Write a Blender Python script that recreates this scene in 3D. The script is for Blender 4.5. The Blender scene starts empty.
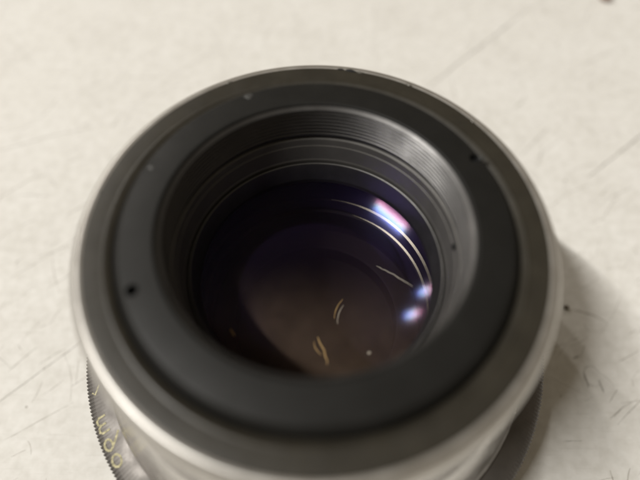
import bpy, bmesh, math, random
from mathutils import Vector, Matrix
random.seed(11)
MM = 0.001
sc = bpy.context.scene
C = sc.collection

# ------------------------------------------------------------------ camera
cam_d = bpy.data.cameras.new('camera')
cam = bpy.data.objects.new('camera', cam_d); C.objects.link(cam); sc.camera = cam
R_ = Vector((0.9999, 0.0136, 0.0079)); F_ = Vector((0.0, 0.5045, -0.8634)).normalized()
R_ = (R_ - F_*R_.dot(F_)).normalized(); U_ = R_.cross(F_)
m = Matrix.Identity(4)
for i in range(3):
    m[i][0], m[i][1], m[i][2] = R_[i], U_[i], -F_[i]
m.translation = Vector((0.50, -36.637, 59.551))*MM
cam.matrix_world = m
cam_d.sensor_width = 36.0
cam_d.lens = 520/640*36
cam_d.clip_start = 0.002; cam_d.clip_end = 20
cam_d.dof.use_dof = True
cam_d.dof.focus_distance = 0.094
cam_d.dof.aperture_fstop = 7.6

# ------------------------------------------------------------------ light
w = bpy.data.worlds.new('World'); sc.world = w; w.use_nodes = True
bg = w.node_tree.nodes['Background']
bg.inputs['Color'].default_value = (1.0, 0.84, 0.62, 1)
bg.inputs['Strength'].default_value = 0.16

def area(name, direction, dist, sx, sy, watts, col, axis):
    d = bpy.data.lights.new(name, 'AREA'); d.shape = 'RECTANGLE' if sx != sy else 'DISK'
    d.size = sx; d.size_y = sy; d.energy = watts; d.color = col
    o = bpy.data.objects.new(name, d); C.objects.link(o)
    z = Vector(direction).normalized()            # lamp shines along its -Z
    x = Vector(axis); x = (x - z*x.dot(z)).normalized(); y = z.cross(x)
    mm = Matrix.Identity(4)
    for i in range(3):
        mm[i][0], mm[i][1], mm[i][2] = x[i], y[i], z[i]
    mm.translation = z*dist
    o.matrix_world = mm
    return o
area('tube_lamp', (-0.572, -0.120, 0.810), 4.0, 1.30, 0.055, 158.0, (1.0, 0.98, 0.935), (0.53, -0.85, 0.3))
area('round_lamp', (-0.655, 0.520, 0.548), 4.0, 0.135, 0.135, 17.0, (1.0, 0.95, 0.88), (1, 0, 0))
area('small_lamp', (-0.548, 0.655, 0.520), 4.0, 0.145, 0.145, 16.5, (1.0, 0.95, 0.88), (1, 0, 0))

vs = sc.view_settings
vs.view_transform = 'Standard'; vs.look = 'None'; vs.exposure = 0.06; vs.gamma = 1.0
vs.use_curve_mapping = False
sc.render.engine = 'CYCLES'
sc.cycles.use_denoising = True
sc.cycles.max_bounces = 10; sc.cycles.transparent_max_bounces = 24
sc.cycles.caustics_reflective = False; sc.cycles.caustics_refractive = False
sc.cycles.sample_clamp_indirect = 4.0

# ------------------------------------------------------------------ materials
class NT:
    def __init__(s, name):
        s.m = bpy.data.materials.new(name); s.m.use_nodes = True
        s.t = s.m.node_tree; s.b = s.t.nodes['Principled BSDF']; s.out = s.t.nodes['Material Output']
    def n(s, kind, **kw):
        x = s.t.nodes.new(kind)
        for k, v in kw.items():
            if k.startswith('_'): setattr(x, k[1:], v)
            else: x.inputs[k.replace('__', ' ')].default_value = v
        return x
    def l(s, a, b): s.t.links.new(a, b)
    def ramp(s, fac, stops):
        r = s.n('ShaderNodeValToRGB'); s.l(fac, r.inputs[0])
        e = r.color_ramp.elements
        while len(e) < len(stops): e.new(0.5)
        for q, (p, c) in zip(e, stops):
            q.position = p; q.color = (*c, 1) if len(c) == 3 else c
        return r.outputs[0]

def noise(t, vec, scale, detail=4.0, rough=0.55):
    n = t.n('ShaderNodeTexNoise', Scale=scale, Detail=detail, Roughness=rough)
    t.l(vec, n.inputs['Vector']); return n.outputs['Fac']

def polar(t):
    """object space (radius, height, slow angle) for turned metal"""
    tc = t.n('ShaderNodeTexCoord'); sp = t.n('ShaderNodeSeparateXYZ'); t.l(tc.outputs['Object'], sp.inputs[0])
    a = t.n('ShaderNodeMath', _operation='MULTIPLY'); t.l(sp.outputs[0], a.inputs[0]); t.l(sp.outputs[0], a.inputs[1])
    b = t.n('ShaderNodeMath', _operation='MULTIPLY'); t.l(sp.outputs[1], b.inputs[0]); t.l(sp.outputs[1], b.inputs[1])
    c = t.n('ShaderNodeMath', _operation='ADD'); t.l(a.outputs[0], c.inputs[0]); t.l(b.outputs[0], c.inputs[1])
    r = t.n('ShaderNodeMath', _operation='SQRT'); t.l(c.outputs[0], r.inputs[0])
    cb = t.n('ShaderNodeCombineXYZ'); t.l(r.outputs[0], cb.inputs[0]); t.l(sp.outputs[2], cb.inputs[1])
    return tc.outputs['Object'], cb.outputs[0]

def turned(name, col, metallic, rough, groove=0.25, var=0.25, spec=0.5, rough_var=0.12, wear=None):
    t = NT(name); ob, po = polar(t)
    g = noise(t, po, 5200, 2.0, 0.6)
    n2 = noise(t, ob, 190, 6.0, 0.62)
    lo = tuple(c*(1-var) for c in col); hi = tuple(min(1, c*(1+var)) for c in col)
    cr = t.ramp(n2, [(0.3, lo), (0.7, hi)])
    if wear:
        n3 = noise(t, ob, 420, 8.0, 0.7)
        mk = t.ramp(n3, [(0.66, (0, 0, 0)), (0.78, (0.7, 0.7, 0.7))])
        mx = t.n('ShaderNodeMixRGB'); mx.inputs[2].default_value = (*wear, 1)
        t.l(mk, mx.inputs[0]); t.l(cr, mx.inputs[1]); cr = mx.outputs[0]
    t.l(cr, t.b.inputs['Base Color'])
    t.b.inputs['Metallic'].default_value = metallic
    rr = t.ramp(noise(t, ob, 330, 5.0), [(0.3, (rough-rough_var,)*3), (0.75, (rough+rough_var,)*3)])
    t.l(rr, t.b.inputs['Roughness'])
    t.b.inputs['Specular IOR Level'].default_value = spec
    bp = t.n('ShaderNodeBump', Strength=groove, Distance=0.00006)
    t.l(g, bp.inputs['Height']); t.l(bp.outputs[0], t.b.inputs['Normal'])
    return t.m

silver = turned('satin_aluminium', (0.60, 0.58, 0.55), 1.0, 0.43, 0.1, 0.06, rough_var=.05)
silver_barrel = turned('brushed_aluminium_barrel', (0.78, 0.755, 0.725), 1.0, 0.24, 0.10, 0.04, rough_var=.05)
black_ring = turned('black_anodised_ring', (0.013, 0.0126, 0.0116), 0.0, 0.50, 0.06, 0.15, spec=0.20, rough_var=0.04, wear=(0.026, 0.026, 0.024))
slope_mat = turned('worn_dark_rim', (0.026, 0.0225, 0.016), 0.0, 0.42, 0.12, 0.22, rough_var=.05, wear=(0.042, 0.037, 0.028))
thread_mat = turned('black_thread', (0.095, 0.092, 0.090), 0.85, 0.43, 0.04, 0.12, rough_var=.06)
inner_mat = turned('matte_black_inner', (0.105, 0.10, 0.094), 0.4, 0.40, 0.05, 0.12, rough_var=.05)
grip_mat = turned('grey_black_grip', (0.15, 0.138, 0.128), 0.6, 0.56, 0.05, 0.12, wear=(0.16, 0.15, 0.135))
deep_mat = turned('deep_black_reflection_tint', (0.020, 0.016, 0.042), 0.0, 0.6, 0.1, 0.1, spec=.2)  # violet of the coatings' reflections put into the barrel's base colour
arc_mat = turned('bright_reflection_arc', (0.22, 0.222, 0.235), 1.0, 0.28, 0.02, 0.1, rough_var=.04)  # bright metal for the modelled reflection arcs

def plain(name, col, rough=0.6, metallic=0.0, var=0.2, scale=900):
    t = NT(name); tc = t.n('ShaderNodeTexCoord')
    f = noise(t, tc.outputs['Object'], scale)
    t.l(t.ramp(f, [(0.3, tuple(c*(1-var) for c in col)), (0.7, tuple(min(1, c*(1+var)) for c in col))]), t.b.inputs['Base Color'])
    t.b.inputs['Roughness'].default_value = rough; t.b.inputs['Metallic'].default_value = metallic
    return t.m
paint = plain('aged_yellow_engraving', (0.42, 0.38, 0.22), 0.6, 0, .55, 2600)
hole_mat = plain('hole_black', (0.004, 0.004, 0.004), 0.8)
pale_nick = plain('bare_metal_nick', (0.20, 0.19, 0.17), 0.4, 0.6)
pin_mat = plain('dull_steel_pin', (0.10, 0.10, 0.098), 0.4, 0.6)
crumb_mat = plain('dark_grit', (0.11, 0.088, 0.062), 0.8, 0, .5, 3000)
brown_mat = plain('rusty_crumb', (0.22, 0.11, 0.06), 0.8, 0, .5, 1500)
amber_mat = plain('amber_streak', (0.55, 0.38, 0.17), 0.6)
pale_mat = plain('pale_streak', (0.60, 0.57, 0.52), 0.6)

def coated(name, tint, refl_lo, refl_hi, dust=None, near_glow=False):
    """coated optical glass: clear body, tinted mirror-like coating growing toward grazing view"""
    t = NT(name); t.t.nodes.remove(t.b)
    tr = t.n('ShaderNodeBsdfTransparent'); tr.inputs[0].default_value = (0.93, 0.92, 0.90, 1)
    gl = t.n('ShaderNodeBsdfGlossy'); gl.inputs['Color'].default_value = (*tint, 1); gl.inputs['Roughness'].default_value = 0.11
    lw = t.n('ShaderNodeLayerWeight', Blend=0.5)
    mr = t.n('ShaderNodeMapRange'); t.l(lw.outputs['Facing'], mr.inputs['Value'])
    mr.inputs['To Min'].default_value = refl_lo; mr.inputs['To Max'].default_value = refl_hi
    mx = t.n('ShaderNodeMixShader'); t.l(mr.outputs[0], mx.inputs[0]); t.l(tr.outputs[0], mx.inputs[1]); t.l(gl.outputs[0], mx.inputs[2])
    res = mx.outputs[0]
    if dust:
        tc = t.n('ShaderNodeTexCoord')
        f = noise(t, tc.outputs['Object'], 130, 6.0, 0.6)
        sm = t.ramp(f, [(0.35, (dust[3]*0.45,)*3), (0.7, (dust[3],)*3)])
        if near_glow:      # haze film; the glass's brighter near side is painted into its mask
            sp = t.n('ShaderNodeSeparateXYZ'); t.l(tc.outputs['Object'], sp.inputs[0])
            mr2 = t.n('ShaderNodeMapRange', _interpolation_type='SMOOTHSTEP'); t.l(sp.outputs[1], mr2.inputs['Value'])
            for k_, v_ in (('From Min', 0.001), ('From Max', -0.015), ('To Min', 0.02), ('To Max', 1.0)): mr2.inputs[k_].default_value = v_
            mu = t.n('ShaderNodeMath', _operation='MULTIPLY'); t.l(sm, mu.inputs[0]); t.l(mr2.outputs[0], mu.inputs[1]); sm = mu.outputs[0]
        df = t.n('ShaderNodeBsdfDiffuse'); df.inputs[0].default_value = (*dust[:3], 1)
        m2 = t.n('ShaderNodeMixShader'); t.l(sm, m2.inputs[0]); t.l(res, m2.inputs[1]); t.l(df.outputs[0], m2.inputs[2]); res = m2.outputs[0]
    t.l(res, t.out.inputs[0])
    return t.m
coat_r = coated('coating_rose', (1.0, 0.30, 0.70), 0.0080, 0.04)
coat_g = coated('coating_green', (0.08, 0.90, 0.70), 0.0075, 0.04)
coat_v = coated('coating_violet', (0.16, 0.18, 1.0), 0.0150, 0.10)
coat_n = coated('coating_plain', (0.5, 0.42, 0.6), 0.001, 0.02)
coat_h = coated('coating_haze_glow', (0.34, 0.24, 1.0), 0.0012, 0.20, (0.50, 0.345, 0.25, 0.105), True)  # haze film with a near-side glow painted in
coat_e = coated('coating_amber_dusty', (1.0, 0.55, 0.30), 0.002, 0.02, (0.50, 0.30, 0.16, 0.015))

def table_material():
    t = NT('worn_white_tabletop'); tc = t.n('ShaderNodeTexCoord'); v = tc.outputs['Object']
    a = noise(t, v, 55, 8.0, 0.62); b = noise(t, v, 420, 5.0, 0.6)
    ca = t.ramp(a, [(0.3, (0.72, 0.70, 0.66)), (0.52, (0.768, 0.750, 0.712)), (0.72, (0.79, 0.775, 0.742))])
    cb = t.ramp(b, [(0.32, (0.88, 0.875, 0.86)), (0.62, (1, 1, 1))])
    mx = t.n('ShaderNodeMixRGB', _blend_type='MULTIPLY'); mx.inputs[0].default_value = 1
    t.l(ca, mx.inputs[1]); t.l(cb, mx.inputs[2]); cur = mx.outputs[0]
    # fine hairline scuffs running several ways
    for ang, sc1, th, amt in ((38, 1, 0.66, 0.20), (-22, 1.3, 0.67, 0.17), (75, 0.9, 0.67, 0.16), (12, 1.2, .67, .16)):
        mp = t.n('ShaderNodeMapping'); t.l(v, mp.inputs[0])
        mp.inputs['Rotation'].default_value = (0, 0, math.radians(ang)); mp.inputs['Scale'].default_value = (60*sc1, 2600*sc1, 1)
        nz = noise(t, mp.outputs[0], 1.0, 2.0, 0.5)
        mk = t.ramp(nz, [(th, (0, 0, 0)), (th+0.06, (amt,)*3)])
        m2 = t.n('ShaderNodeMixRGB'); m2.inputs[2].default_value = (0.36, 0.335, 0.29, 1)
        t.l(mk, m2.inputs[0]); t.l(cur, m2.inputs[1]); cur = m2.outputs[0]
    # pin-prick grey specks
    vo = t.n('ShaderNodeTexVoronoi', Scale=120.0); t.l(v, vo.inputs['Vector'])
    vs_ = t.ramp(vo.outputs['Distance'], [(0.02, (0.35,)*3), (0.05, (0, 0, 0))])
    m3 = t.n('ShaderNodeMixRGB'); m3.inputs[2].default_value = (0.30, 0.27, 0.22, 1)
    t.l(vs_, m3.inputs[0]); t.l(cur, m3.inputs[1]); cur = m3.outputs[0]
    t.l(cur, t.b.inputs['Base Color'])
    t.b.inputs['Roughness'].default_value = 0.6
    t.b.inputs['Specular IOR Level'].default_value = 0.25
    bp = t.n('ShaderNodeBump', Strength=0.12, Distance=0.0002); t.l(b, bp.inputs['Height']); t.l(bp.outputs[0], t.b.inputs['Normal'])
    return t.m
table_mat = table_material()
def mark_mat(name, col, amt):
    t = NT(name); t.b.inputs['Base Color'].default_value = (*col, 1); t.b.inputs['Roughness'].default_value = 0.6
    tc = t.n('ShaderNodeTexCoord'); f = noise(t, tc.outputs['Object'], 700, 4.0)
    rp = t.ramp(f, [(0.3, (amt*0.35,)*3), (0.65, (amt,)*3)])
    tr = t.n('ShaderNodeBsdfTransparent'); mx = t.n('ShaderNodeMixShader')
    t.l(rp, mx.inputs[0]); t.l(tr.outputs[0], mx.inputs[1]); t.l(t.b.outputs[0], mx.inputs[2]); t.l(mx.outputs[0], t.out.inputs[0])
    return t.m
scr_dark = mark_mat('scratch_dark', (0.15, 0.13, 0.10), 0.55)
scr_mid = mark_mat('scratch_mid', (0.25, 0.225, 0.185), 0.40)
scr_pale = mark_mat('scratch_pale', (0.36, 0.33, 0.28), 0.42)

# ------------------------------------------------------------------ mesh helpers
def link(name, me, mat, parent=None, loc=None):
    o = bpy.data.objects.new(name, me); C.objects.link(o)
    for mm_ in (mat if isinstance(mat, (list, tuple)) else [mat]): me.materials.append(mm_)
    if parent: o.parent = parent
    if loc: o.location = Vector(loc)*MM
    return o
def finish(bm, name, smooth=True, ang=32):
    me = bpy.data.meshes.new(name); bm.normal_update(); bm.to_mesh(me); bm.free()
    if smooth:
        for p in me.polygons: p.use_smooth = True
        me.set_sharp_from_angle(angle=math.radians(ang))
    return me
def fillet(pts, rad, n=3, closed=True):
    """round the corners of a profile; rad = one number or one per point"""
    out = []; N = len(pts)
    for i, p in enumerate(pts):
        r = rad[i] if isinstance(rad, (list, tuple)) else rad
        p = Vector(p)
        if r <= 0 or (not closed and i in (0, N-1)): out.append(p); continue
        a, b = Vector(pts[i-1]), Vector(pts[(i+1) % N])
        ra = min(r, (a-p).length*0.45); rb = min(r, (b-p).length*0.45)
        s = p+(a-p).normalized()*ra; e = p+(b-p).normalized()*rb
        for k in range(n+1):
            t = k/n; out.append((1-t)**2*s+2*t*(1-t)*p+t*t*e)
    return out
def lathe_bm(prof, seg=256, closed=True, rfun=None):
    bm = bmesh.new(); rings = []
    for j, (r, z) in enumerate(prof):
        ring = []
        for i in range(seg):
            a = 2*math.pi*i/seg; rr = rfun(r, z, i, j) if rfun else r
            ring.append(bm.verts.new((rr*math.cos(a)*MM, rr*math.sin(a)*MM, z*MM)))
        rings.append(ring)
    n = len(rings)
    for j in range(n if closed else n-1):
        A, B = rings[j], rings[(j+1) % n]
        for i in range(seg):
            k = (i+1) % seg
            bm.faces.new((A[i], A[k], B[k], B[i]))
    bmesh.ops.recalc_face_normals(bm, faces=bm.faces)
    return bm
def lathe(name, prof, mat, parent, rad=0.15, seg=256, ang=32, rfun=None):
    pr = fillet(prof, rad) if rad else [Vector(p) for p in prof]
    return link(name, finish(lathe_bm(pr, seg, True, rfun), name, True, ang), mat, parent)
def strip_bm(bm, pts, width, z):
    """flat tapered ribbon along 2D points (mm) at height z"""
    n = len(pts); L = []
    for i, p in enumerate(pts):
        a = Vector(pts[max(0, i-1)]); b = Vector(pts[min(n-1, i+1)]); d = (b-a); d = d.normalized() if d.length else Vector((1, 0))
        nrm = Vector((-d.y, d.x)); tp = i/(n-1); wdt = width*(0.25+0.75*math.sin(math.pi*min(1, max(0, 0.08+0.84*tp))))*(0.75+random.random()*0.5)
        c = Vector(p)
        L.append((bm.verts.new(((c+nrm*wdt/2).x*MM, (c+nrm*wdt/2).y*MM, z*MM)), bm.verts.new(((c-nrm*wdt/2).x*MM, (c-nrm*wdt/2).y*MM, z*MM))))
    for i in range(n-1):
        bm.faces.new((L[i][0], L[i][1], L[i+1][1], L[i+1][0]))
def wob(a, b, n=9, amp=0.15, bow=0.0):
    a, b = Vector(a), Vector(b); d = b-a; nr = Vector((-d.y, d.x)).normalized()
    return [a+d*(k/(n-1))+nr*(bow*math.sin(math.pi*k/(n-1))+random.uniform(-amp, amp)) for k in range(n)]

# ------------------------------------------------------------------ the tabletop
TZ = -52.0
bm = bmesh.new()
bmesh.ops.create_cube(bm, size=1.0)
for v in bm.verts: v.co = Vector((v.co.x*0.9, v.co.y*0.9+0.1, v.co.z*0.025-0.0125))
bmesh.ops.bevel(bm, geom=bm.edges[:], offset=0.003, segments=3, affect='EDGES')
table = link('tabletop', finish(bm, 'tabletop'), table_mat); table.location = (0, 0, TZ*MM)
table['kind'] = 'structure'
def mark(name, paths, width, mat, z=0.02):
    b = bmesh.new()
    for pth in paths: strip_bm(b, pth, width, z)
    return link(name, finish(b, name, False), mat, table)
mark('scratch', [wob((-70.38, -15.95), (-50.06, 3.39), 16, .05)], .22, scr_dark)
mark('scratch', [wob((31.77, 81.82), (70.22, 120.6), 18, .15)], .42, scr_dark)
mark('scratch', [wob((55.28, 56.33), (66.48, 68.2), 9, .1)], .30, scr_mid)
mark('scratch', [wob((72.42, 49.42), (100.98, 72.81), 16, .1)], .42, scr_dark)
mark('scratch', [wob((-55.55, -1.0), (-51.27, -11.77), 10, .05, .9)], .14, scr_pale)
mark('scratch', [wob((50.67, -17.92), (54.4, -17.81), 5, .02)], .12, scr_dark)
mark('scratch', [wob((-94.55, 51.94), (-61.6, 65.12), 14, .15, 1)], .26, scr_pale)
mark('scratch', [wob((-85.76, 36.56), (-72.58, 49.75), 8, .1)], .24, scr_pale)
mark('scratch', [wob((-72.58, 16.79), (-55.0, 32.17), 9, .1)], .22, scr_pale)
mark('scratch', [wob((59.23, 53.04), (61.98, 61.83), 7, .1, -.7)], .25, scr_pale)
mark('scratch', [wob((62.53, -14.52), (72.42, -6.83), 9, .1)], .20, scr_mid)
mark('scratch', [wob((46.05, -27.15), (59.23, -24.52), 9, .1)], .16, scr_pale)
mark('scratch', [wob((58.68, -23.3), (59.02, -29.35), 5, .05)], .35, scr_pale)
mark('scratch', [wob((-62.7, -19.46), (-50.61, -11.77), 9, .08)], .18, scr_pale)
# the curled pen-like squiggle in the shadow
sq = []
for k in range(15):
    a = math.radians(40+k*19); sq.append(Vector((59.9+1.85*math.cos(a), -4.52+2.2*math.sin(a))))
mark('curl_mark', [sq], .20, scr_mid)
mark('curl_mark', [wob((61.0, -3.2), (64.07, -6.6), 7, .06, .3)], .16, scr_mid)
mark('curl_mark', [wob((56.6, -0.68), (58.03, -0.02), 4, .05)], .42, scr_dark)
mark('curl_mark', [wob((61.0, -5.29), (61.43, -8.03), 5, .05)], .36, scr_dark)
mark('curl_mark', [wob((58.25, -3.65), (58.47, -6.94), 6, .08)], .30, scr_dark)
mark('curl_mark', [wob((57.26, 3.5), (59.02, 4.15), 4, .05)], .26, scr_mid)
mark('curl_mark', [wob((61.65, 5.37), (61.0, 7.56), 5, .05)], .20, scr_mid)
mark('smudge', [wob((58.68, 11.08), (66.38, 7.9), 9, .1, .5)], .5, scr_pale)
for (x, y, wd, mt) in ((-85.22, 105.65, 1.1, scr_mid), (-68.73, 63.25, .6, scr_mid), (-60.05, -12.87, .9, scr_mid), (-58.74, -4.74, .8, scr_pale), (-63.25, -22.75, .5, scr_mid),
                       (-67.09, 26.13, .5, scr_pale), (-72.58, 21.18, .5, scr_pale), (55.94, 34.92, .5, scr_mid), (68.02, 36.56, .5, scr_pale), (52.1, -8.92, .5, scr_mid), (63.63, 15.69, .45, scr_mid), (62.86, 18.43, .4, scr_pale), (68.02, -26.71, .5, scr_mid), (76.81, 87.1, .6, scr_mid), (65.83, 48.1, .8, scr_pale)):
    a = random.uniform(0, 6.28); l = wd*1.2
    mark('fleck', [wob((x-l*math.cos(a)/2, y-l*math.sin(a)/2*.5), (x+l*math.cos(a)/2, y+l*math.sin(a)/2*.5), 5, wd*.12)], wd*.55, mt)
# the countless hairline scuffs
for mt, num, wd in ((scr_pale, 800, .15), (scr_mid, 55, .09)):
    b = bmesh.new()
    for k in range(num):
        x, y = random.uniform(-120, 120), random.uniform(-45, 130)
        a = random.choice((0.72, 0.72, 0.9, 0.4, 2.2, 1.5)) + random.gauss(0, 0.25); l = random.expovariate(1/5.0)+1.2
        strip_bm(b, wob((x, y), (x+l*math.cos(a), y+l*math.sin(a)), 6, .06, random.gauss(0, .03*l)), wd*random.uniform(.6, 1.5), 0.012 if mt is scr_pale else 0.016)
    o = link('hairline_scuffs', finish(b, 'hairline_scuffs', False), mt, table); o['kind'] = 'stuff'

# ------------------------------------------------------------------ the lens
lens = bpy.data.objects.new('camera_lens', None); C.objects.link(lens)
lens.empty_display_size = 0.02
lens['label'] = 'old silver camera lens with black front ring standing on the scratched white table'
lens['category'] = 'lens'
# base and knurled scale ring
lathe('base_mount', [(22, -52), (33.5, -52), (34.5, -51.2), (34.5, -46), (36.5, -44.5), (36.5, -38), (22, -38)], silver_barrel, lens, .3)
TEETH = 400
def knurl(r, z, i, j):
    if r > 42.2: return r + (0.13 if (i % 6) in (1, 2, 3) else -0.13)
    return r
ring_prof = [(37.0, -32.6), (38.6, -32.6), (41.6, -33.7), (42.25, -34.05), (42.75, -34.6), (42.75, -39.6), (42.2, -40.4), (37.0, -40.4)]
grip = link('scale_ring', finish(lathe_bm([Vector(p) for p in ring_prof], TEETH*6, True, knurl), 'scale_ring', True, 28), grip_mat, lens)
# engraved figures filled with yellow paint, laid on the cone of the scale ring: u = degrees round the ring, v = radius
def cone_z(r): return -32.6-(r-38.6)*(1.1/3.0) if r > 38.6 else -32.6
def glyph(name, strokes, th0, width):
    b = bmesh.new()
    for st in strokes:
        P = []
        for u, r in st:
            a = math.radians(th0)+u/40.6; P.append(Vector((r*math.cos(a), r*math.sin(a), cone_z(r)+0.045)))
        up = Vector((0, 0, 1)); prev = None
        for i, p in enumerate(P):
            d = (P[min(i+1, len(P)-1)]-P[max(i-1, 0)]).normalized(); s = d.cross(up).normalized()*width/2
            if i == 0: p = p-d*width*.4
            if i == len(P)-1: p = p+d*width*.4
            cur = [b.verts.new(q*MM) for q in (p+s, p-s, p-s-up*.12, p+s-up*.12)]
            if prev:
                for k in range(4): b.faces.new((prev[k], prev[(k+1) % 4], cur[(k+1) % 4], cur[k]))
            else: b.faces.new(cur)
            prev = cur
        b.faces.new(prev[::-1])
    bmesh.ops.recalc_face_normals(b, faces=b.faces)
    return link(name, finish(b, name, False), paint, grip)
def oval(uc, rc, ru, rr, n=22, a0=0, a1=360):
    return [(uc+ru*math.cos(math.radians(a0+(a1-a0)*k/n)), rc+rr*math.sin(math.radians(a0+(a1-a0)*k/n))) for k in range(n+1)]
# m: three legs pointing to the lens axis
glyph('engraved_letter', [[(-1.35, 40.4), (-1.35, 41.5), (-1.0, 41.95), (-.35, 41.9), (0, 41.4), (0, 40.6)], [(0, 41.4), (.35, 41.9), (1.0, 41.95), (1.35, 41.5), (1.35, 40.3)]], -151.6, .36)
glyph('engraved_numeral', [oval(0, 41.3, .95, .72), [(.75, 40.9), (.1, 40.1), (-1.1, 38.95)]], -146.5, .36)
glyph('engraved_numeral', [oval(0, 41.15, 1.0, .82)], -142.3, .38)
glyph('index_tick', [[(-.3, 41.7), (0.2, 41.3), (-1.2, 40.4)]], -159.6, .26)
# silver barrel flaring from the bezel to the scale ring
lathe('silver_barrel', [(29.5, -4.0), (32.3, -4.25), (32.3, -7.5), (32.6, -10.0), (34.0, -18.0), (37.6, -30.0), (38.3, -31.4), (38.3, -32.9), (29.5, -32.9)], silver_barrel, lens, .5)
lathe('bezel', [(29.0, -4.2), (32.85, -4.2), (32.95, -2.6), (32.7, -1.3), (32.15, -0.45), (31.45, 0.0), (30.95, -0.1), (29.0, -0.8)], silver, lens, .22)
# dark rim between the bezel and the front ring, two shallow bands and a groove
lathe('dark_rim', [(26.5, -1.6), (26.98, -1.55), (27.1, -0.35), (28.1, 0.0), (28.3, -0.10), (30.8, 0.05), (30.92, -0.4), (29.0, -2.4), (26.5, -2.4)], slope_mat, lens, .12)
# front ring with real spanner holes
fr = lathe_bm(fillet([(21.0, -1.0), (26.7, -1.2), (26.7, 0.35), (25.9, 1.38), (21.3, 1.85), (21.0, 1.65)], [.1, .1, .25, .4, .2, .2]), 256)
me = finish(fr, 'front_ring'); front = link('front_ring', me, [black_ring, hole_mat], lens)
HOLES = ((24.6, -155.4, .80), (25.1, 26.6, .78))
cb = bmesh.new()
for r, a, hr in HOLES:
    a = math.radians(a)
    bmesh.ops.create_cone(cb, cap_ends=True, segments=24, radius1=hr*MM, radius2=hr*MM, depth=2.4*MM, matrix=Matrix.Translation((r*math.cos(a)*MM, r*math.sin(a)*MM, 1.45*MM)))
cme = bpy.data.meshes.new('cut'); cb.to_mesh(cme); cb.free(); cme.materials.append(hole_mat)
co = bpy.data.objects.new('cut', cme); C.objects.link(co)
bo = front.modifiers.new('b', 'BOOLEAN'); bo.operation = 'DIFFERENCE'; bo.object = co; bo.solver = 'EXACT'; bo.material_mode = 'TRANSFER'
dg = bpy.context.evaluated_depsgraph_get()
nm = bpy.data.meshes.new_from_object(front.evaluated_get(dg))
front.modifiers.clear(); front.data = nm; nm.name = 'front_ring'
bpy.data.objects.remove(co)
def ring_pt(r, a, z): a = math.radians(a); return (r*math.cos(a), r*math.sin(a), z)
for r, a, rad, mt in ((24.75, 159.8, .55, pin_mat), (25.0, 115.5, .80, pin_mat), (26.1, 26.0, .38, pin_mat)):
    p = link('screw_pin', finish(lathe_bm(fillet([(.001, 1.20), (.001, .15), (rad*.55, .12), (rad*.6, .02), (rad, .02), (rad, -.6), (.001, -.6)][1:], .04), 24), 'screw_pin'), mt, front)
    p.location = Vector(ring_pt(r, a, 1.44))*MM
# small chips knocked out of the edge of the dark rim
for a, r, sz, mt in ((80.5, 30.75, .55, hole_mat), (77.5, 30.7, .4, pale_nick), (83.5, 30.8, .35, hole_mat), (62, 30.85, .3, pale_nick), (40, 30.8, .28, pale_nick), (118, 30.8, .3, pale_nick), (170, 30.85, .25, pale_nick)):
    b = bmesh.new(); bmesh.ops.create_icosphere(b, subdivisions=2, radius=sz*MM)
    for v in b.verts:
        q = 1+random.uniform(-.25, .25); v.co = Vector((v.co.x*.5*q, v.co.y*1.6*q, v.co.z*.22))
    o = link('nick', finish(b, 'nick', True, 60), mt, lens); o.location = Vector(ring_pt(r, a, .05))*MM; o.rotation_euler = (0, 0, math.radians(a))
# inner wall with filter thread
prof = [(20.97, 1.50)]
z = 1.3; k = 0
while z > -4.3:
    prof += [(20.74, z), (20.42, z-.22), (20.40, z-.50), (20.74, z-.52)]; z -= .74
prof += [(20.4, -4.5), (20.75, -4.75), (20.75, -5.2), (22.5, -5.2), (22.5, -1.1), (20.97, -1.1)]
lathe('thread_wall', prof, thread_mat, lens, 0, ang=20)
# stepped inner barrel below the thread
lathe('inner_barrel', [(22.4, -5.25), (20.75, -5.25), (20.35, -5.4), (20.1, -6.6), (20.0, -6.62), (19.55, -9.3), (19.4, -9.55), (19.4, -16.0), (22.4, -16.0)], inner_mat, lens, .08)
lathe('retaining_ring', [(19.36, -10.3), (19.0, -9.75), (18.8, -9.9), (18.05, -13.0), (18.0, -13.9), (19.36, -13.9)], thread_mat, lens, .08)
notch = link('notch', finish(lathe_bm(fillet([(.001, .25), (.45, .25), (.45, -.25), (.001, -.25)], .05), 20), 'notch'), hole_mat, lens)
notch.location = Vector(ring_pt(20.1, 3, -6.3))*MM; notch.rotation_euler = (0, math.radians(90), math.radians(4))
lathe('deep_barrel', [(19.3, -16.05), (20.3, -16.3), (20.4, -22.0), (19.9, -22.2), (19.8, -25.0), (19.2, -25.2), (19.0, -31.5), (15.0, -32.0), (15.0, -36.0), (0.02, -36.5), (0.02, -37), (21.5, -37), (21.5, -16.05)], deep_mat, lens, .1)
def arc_strip(name, prof, a0, a1, mat, n=72):
    '''arc standing in for a reflected ring edge: a cross-section swept from a0 to a1 degrees, thinning toward its ends'''
    b = bmesh.new(); prev = None; cx = sum(p[0] for p in prof)/len(prof); cz = sum(p[1] for p in prof)/len(prof)
    for i in range(n+1):
        t = i/n; a = math.radians(a0+(a1-a0)*t); k = min(1, .12+3.2*min(t, 1-t))
        cur = [b.verts.new(((cx+(r-cx)*k)*math.cos(a)*MM, (cx+(r-cx)*k)*math.sin(a)*MM, (cz+(z-cz)*k)*MM)) for r, z in prof]
        if prev:
            for q in range(len(prof)): b.faces.new((prev[q], prev[(q+1) % len(prof)], cur[(q+1) % len(prof)], cur[q]))
        else: b.faces.new(cur)
        prev = cur
    b.faces.new(prev[::-1]); bmesh.ops.recalc_face_normals(b, faces=b.faces)
    return link(name, finish(b, name, True, 25), mat, lens)
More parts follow.
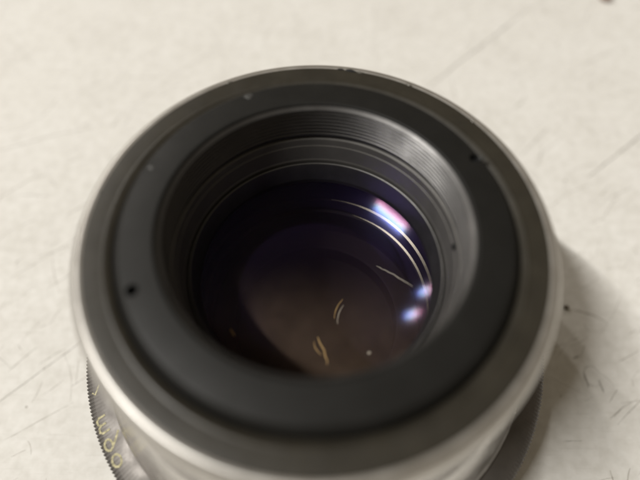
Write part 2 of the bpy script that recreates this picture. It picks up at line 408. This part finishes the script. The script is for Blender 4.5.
arc_strip('reflection_arc', [(20.36, -21.9), (20.25, -21.75), (19.85, -21.95), (19.9, -22.3), (20.3, -22.3)], -18, 84, arc_mat)  # reflections inside the glass, shaped as bright metal arcs
arc_strip('reflection_arc', [(19.76, -24.8), (19.7, -24.65), (19.35, -24.82), (19.4, -25.1), (19.7, -25.1)], -22, 70, arc_mat)

# glass: solid elements with a differently coated face above and below
def cap(R, redge, zedge, n, sag=1):
    """profile from edge to axis of a spherical face; sag=+1 sinks to the axis, -1 bulges up"""
    z0 = math.sqrt(R*R-redge*redge); P = []
    for k in range(n+1):
        r = redge*(1-k/n); P.append((max(r, .002), zedge - sag*(math.sqrt(R*R-r*r)-z0)))
    return P
def element(name, redge, ztop, Rtop, stop, zbot, Rbot, sbot, mats):
    top = cap(Rtop, redge, ztop, 110, stop); bot = cap(Rbot, redge, zbot, 110, sbot)[::-1]
    bm = lathe_bm([Vector(p) for p in top+bot], 420, True)
    bm.faces.ensure_lookup_table()
    for f in bm.faces:
        c = f.calc_center_median()/MM; r = math.hypot(c.x, c.y)
        zt = ztop - stop*(math.sqrt(max(Rtop**2-r*r, 0))-math.sqrt(Rtop**2-redge**2))
        f.material_index = 0 if c.z > zt-.06 else 1
        f.smooth = True
    me = finish(bm, name, True, 40)
    return link(name, me, mats, lens)
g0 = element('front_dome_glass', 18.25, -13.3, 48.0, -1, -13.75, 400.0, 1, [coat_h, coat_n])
g1 = element('second_glass', 18.4, -14.0, 34.1, 1, -14.2, 33.6, 1, [coat_r, coat_g])
g2 = element('middle_glass', 18.4, -14.35, 33.05, 1, -15.9, 34, 1, [coat_v, coat_n])
g3 = element('rear_glass', 18.6, -29.0, 60.0, -1, -31.0, 60.0, 1, [coat_e, coat_n])

# fine amber and pale streaks and a speck on the glass
def glass_z(r): return -14.0-(math.sqrt(34.1**2-r*r)-math.sqrt(34.1**2-18.4**2))
def glass_streak(name, pts, width, mat):
    b = bmesh.new(); prev = None; n = len(pts)
    P = [Vector((x, y, glass_z(math.hypot(x, y))+.05)) for x, y in pts]
    for i, p in enumerate(P):
        d = (P[min(i+1, n-1)]-P[max(i-1, 0)]).normalized(); s = d.cross(Vector((0, 0, 1))).normalized(); u = s.cross(d)
        h = width/2*(.35+.65*math.sin(math.pi*(i+.4)/(n-.2)))
        cur = [b.verts.new((p+(s*math.cos(a)+u*math.sin(a))*h)*MM) for a in (0, 1.57, 3.14, 4.71)]
        if prev:
            for k in range(4): b.faces.new((prev[k], prev[(k+1) % 4], cur[(k+1) % 4], cur[k]))
        else: b.faces.new(cur)
        prev = cur
    b.faces.new(prev[::-1]); bmesh.ops.recalc_face_normals(b, faces=b.faces)
    return link(name, finish(b, name), mat, g1)
glass_streak('glass_streak', wob((4.4, -1.9), (3.0, -5.4), 9, .03, -.35), .16, amber_mat)
glass_streak('glass_streak', wob((4.5, -3.0), (3.5, -6.4), 9, .03, -.3), .14, pale_mat)
glass_streak('glass_streak', wob((.3, -8.8), (1.9, -13.6), 9, .12, .3), .30, amber_mat)
glass_streak('pale_speck', wob((7.9, -11.9), (8.35, -11.75), 5, .02), .42, pale_mat)
glass_streak('glass_streak', wob((-12.9, -8.6), (-12.2, -9.8), 5, .05), .30, amber_mat)  # orange lens glint, made as a small amber fleck
glass_streak('glass_streak', wob((-.2, -9.6), (.9, -12.0), 7, .08, -.2), .16, amber_mat)
glass_streak('glass_streak', wob((10.0, 3.6), (15.4, -1.0), 14, .06, .25), .15, pale_mat)

# crumbs lying on the table
def crumb(name, label, x, y, size, mat, flat=.6):
    b = bmesh.new(); bmesh.ops.create_icosphere(b, subdivisions=3, radius=size*MM)
    for v in b.verts:
        k = 1+random.uniform(-.16, .16); v.co = Vector((v.co.x*k*1.15, v.co.y*k*.95, v.co.z*k*flat))
    zmin = min(v.co.z for v in b.verts)
    o = link(name, finish(b, name, True, 60), mat); o.location = Vector((x*MM, y*MM, TZ*MM-zmin))
    o['label'] = label; o['category'] = 'crumb'
    return o
crumb('grit_crumb', 'tiny dark brown crumb on the table beside the right edge of the lens', 57.66, 11.33, .55, crumb_mat)
crumb('rust_crumb', 'small reddish brown crumb on the table at the upper right corner', 96.87, 125.94, 1.8, brown_mat, .5)
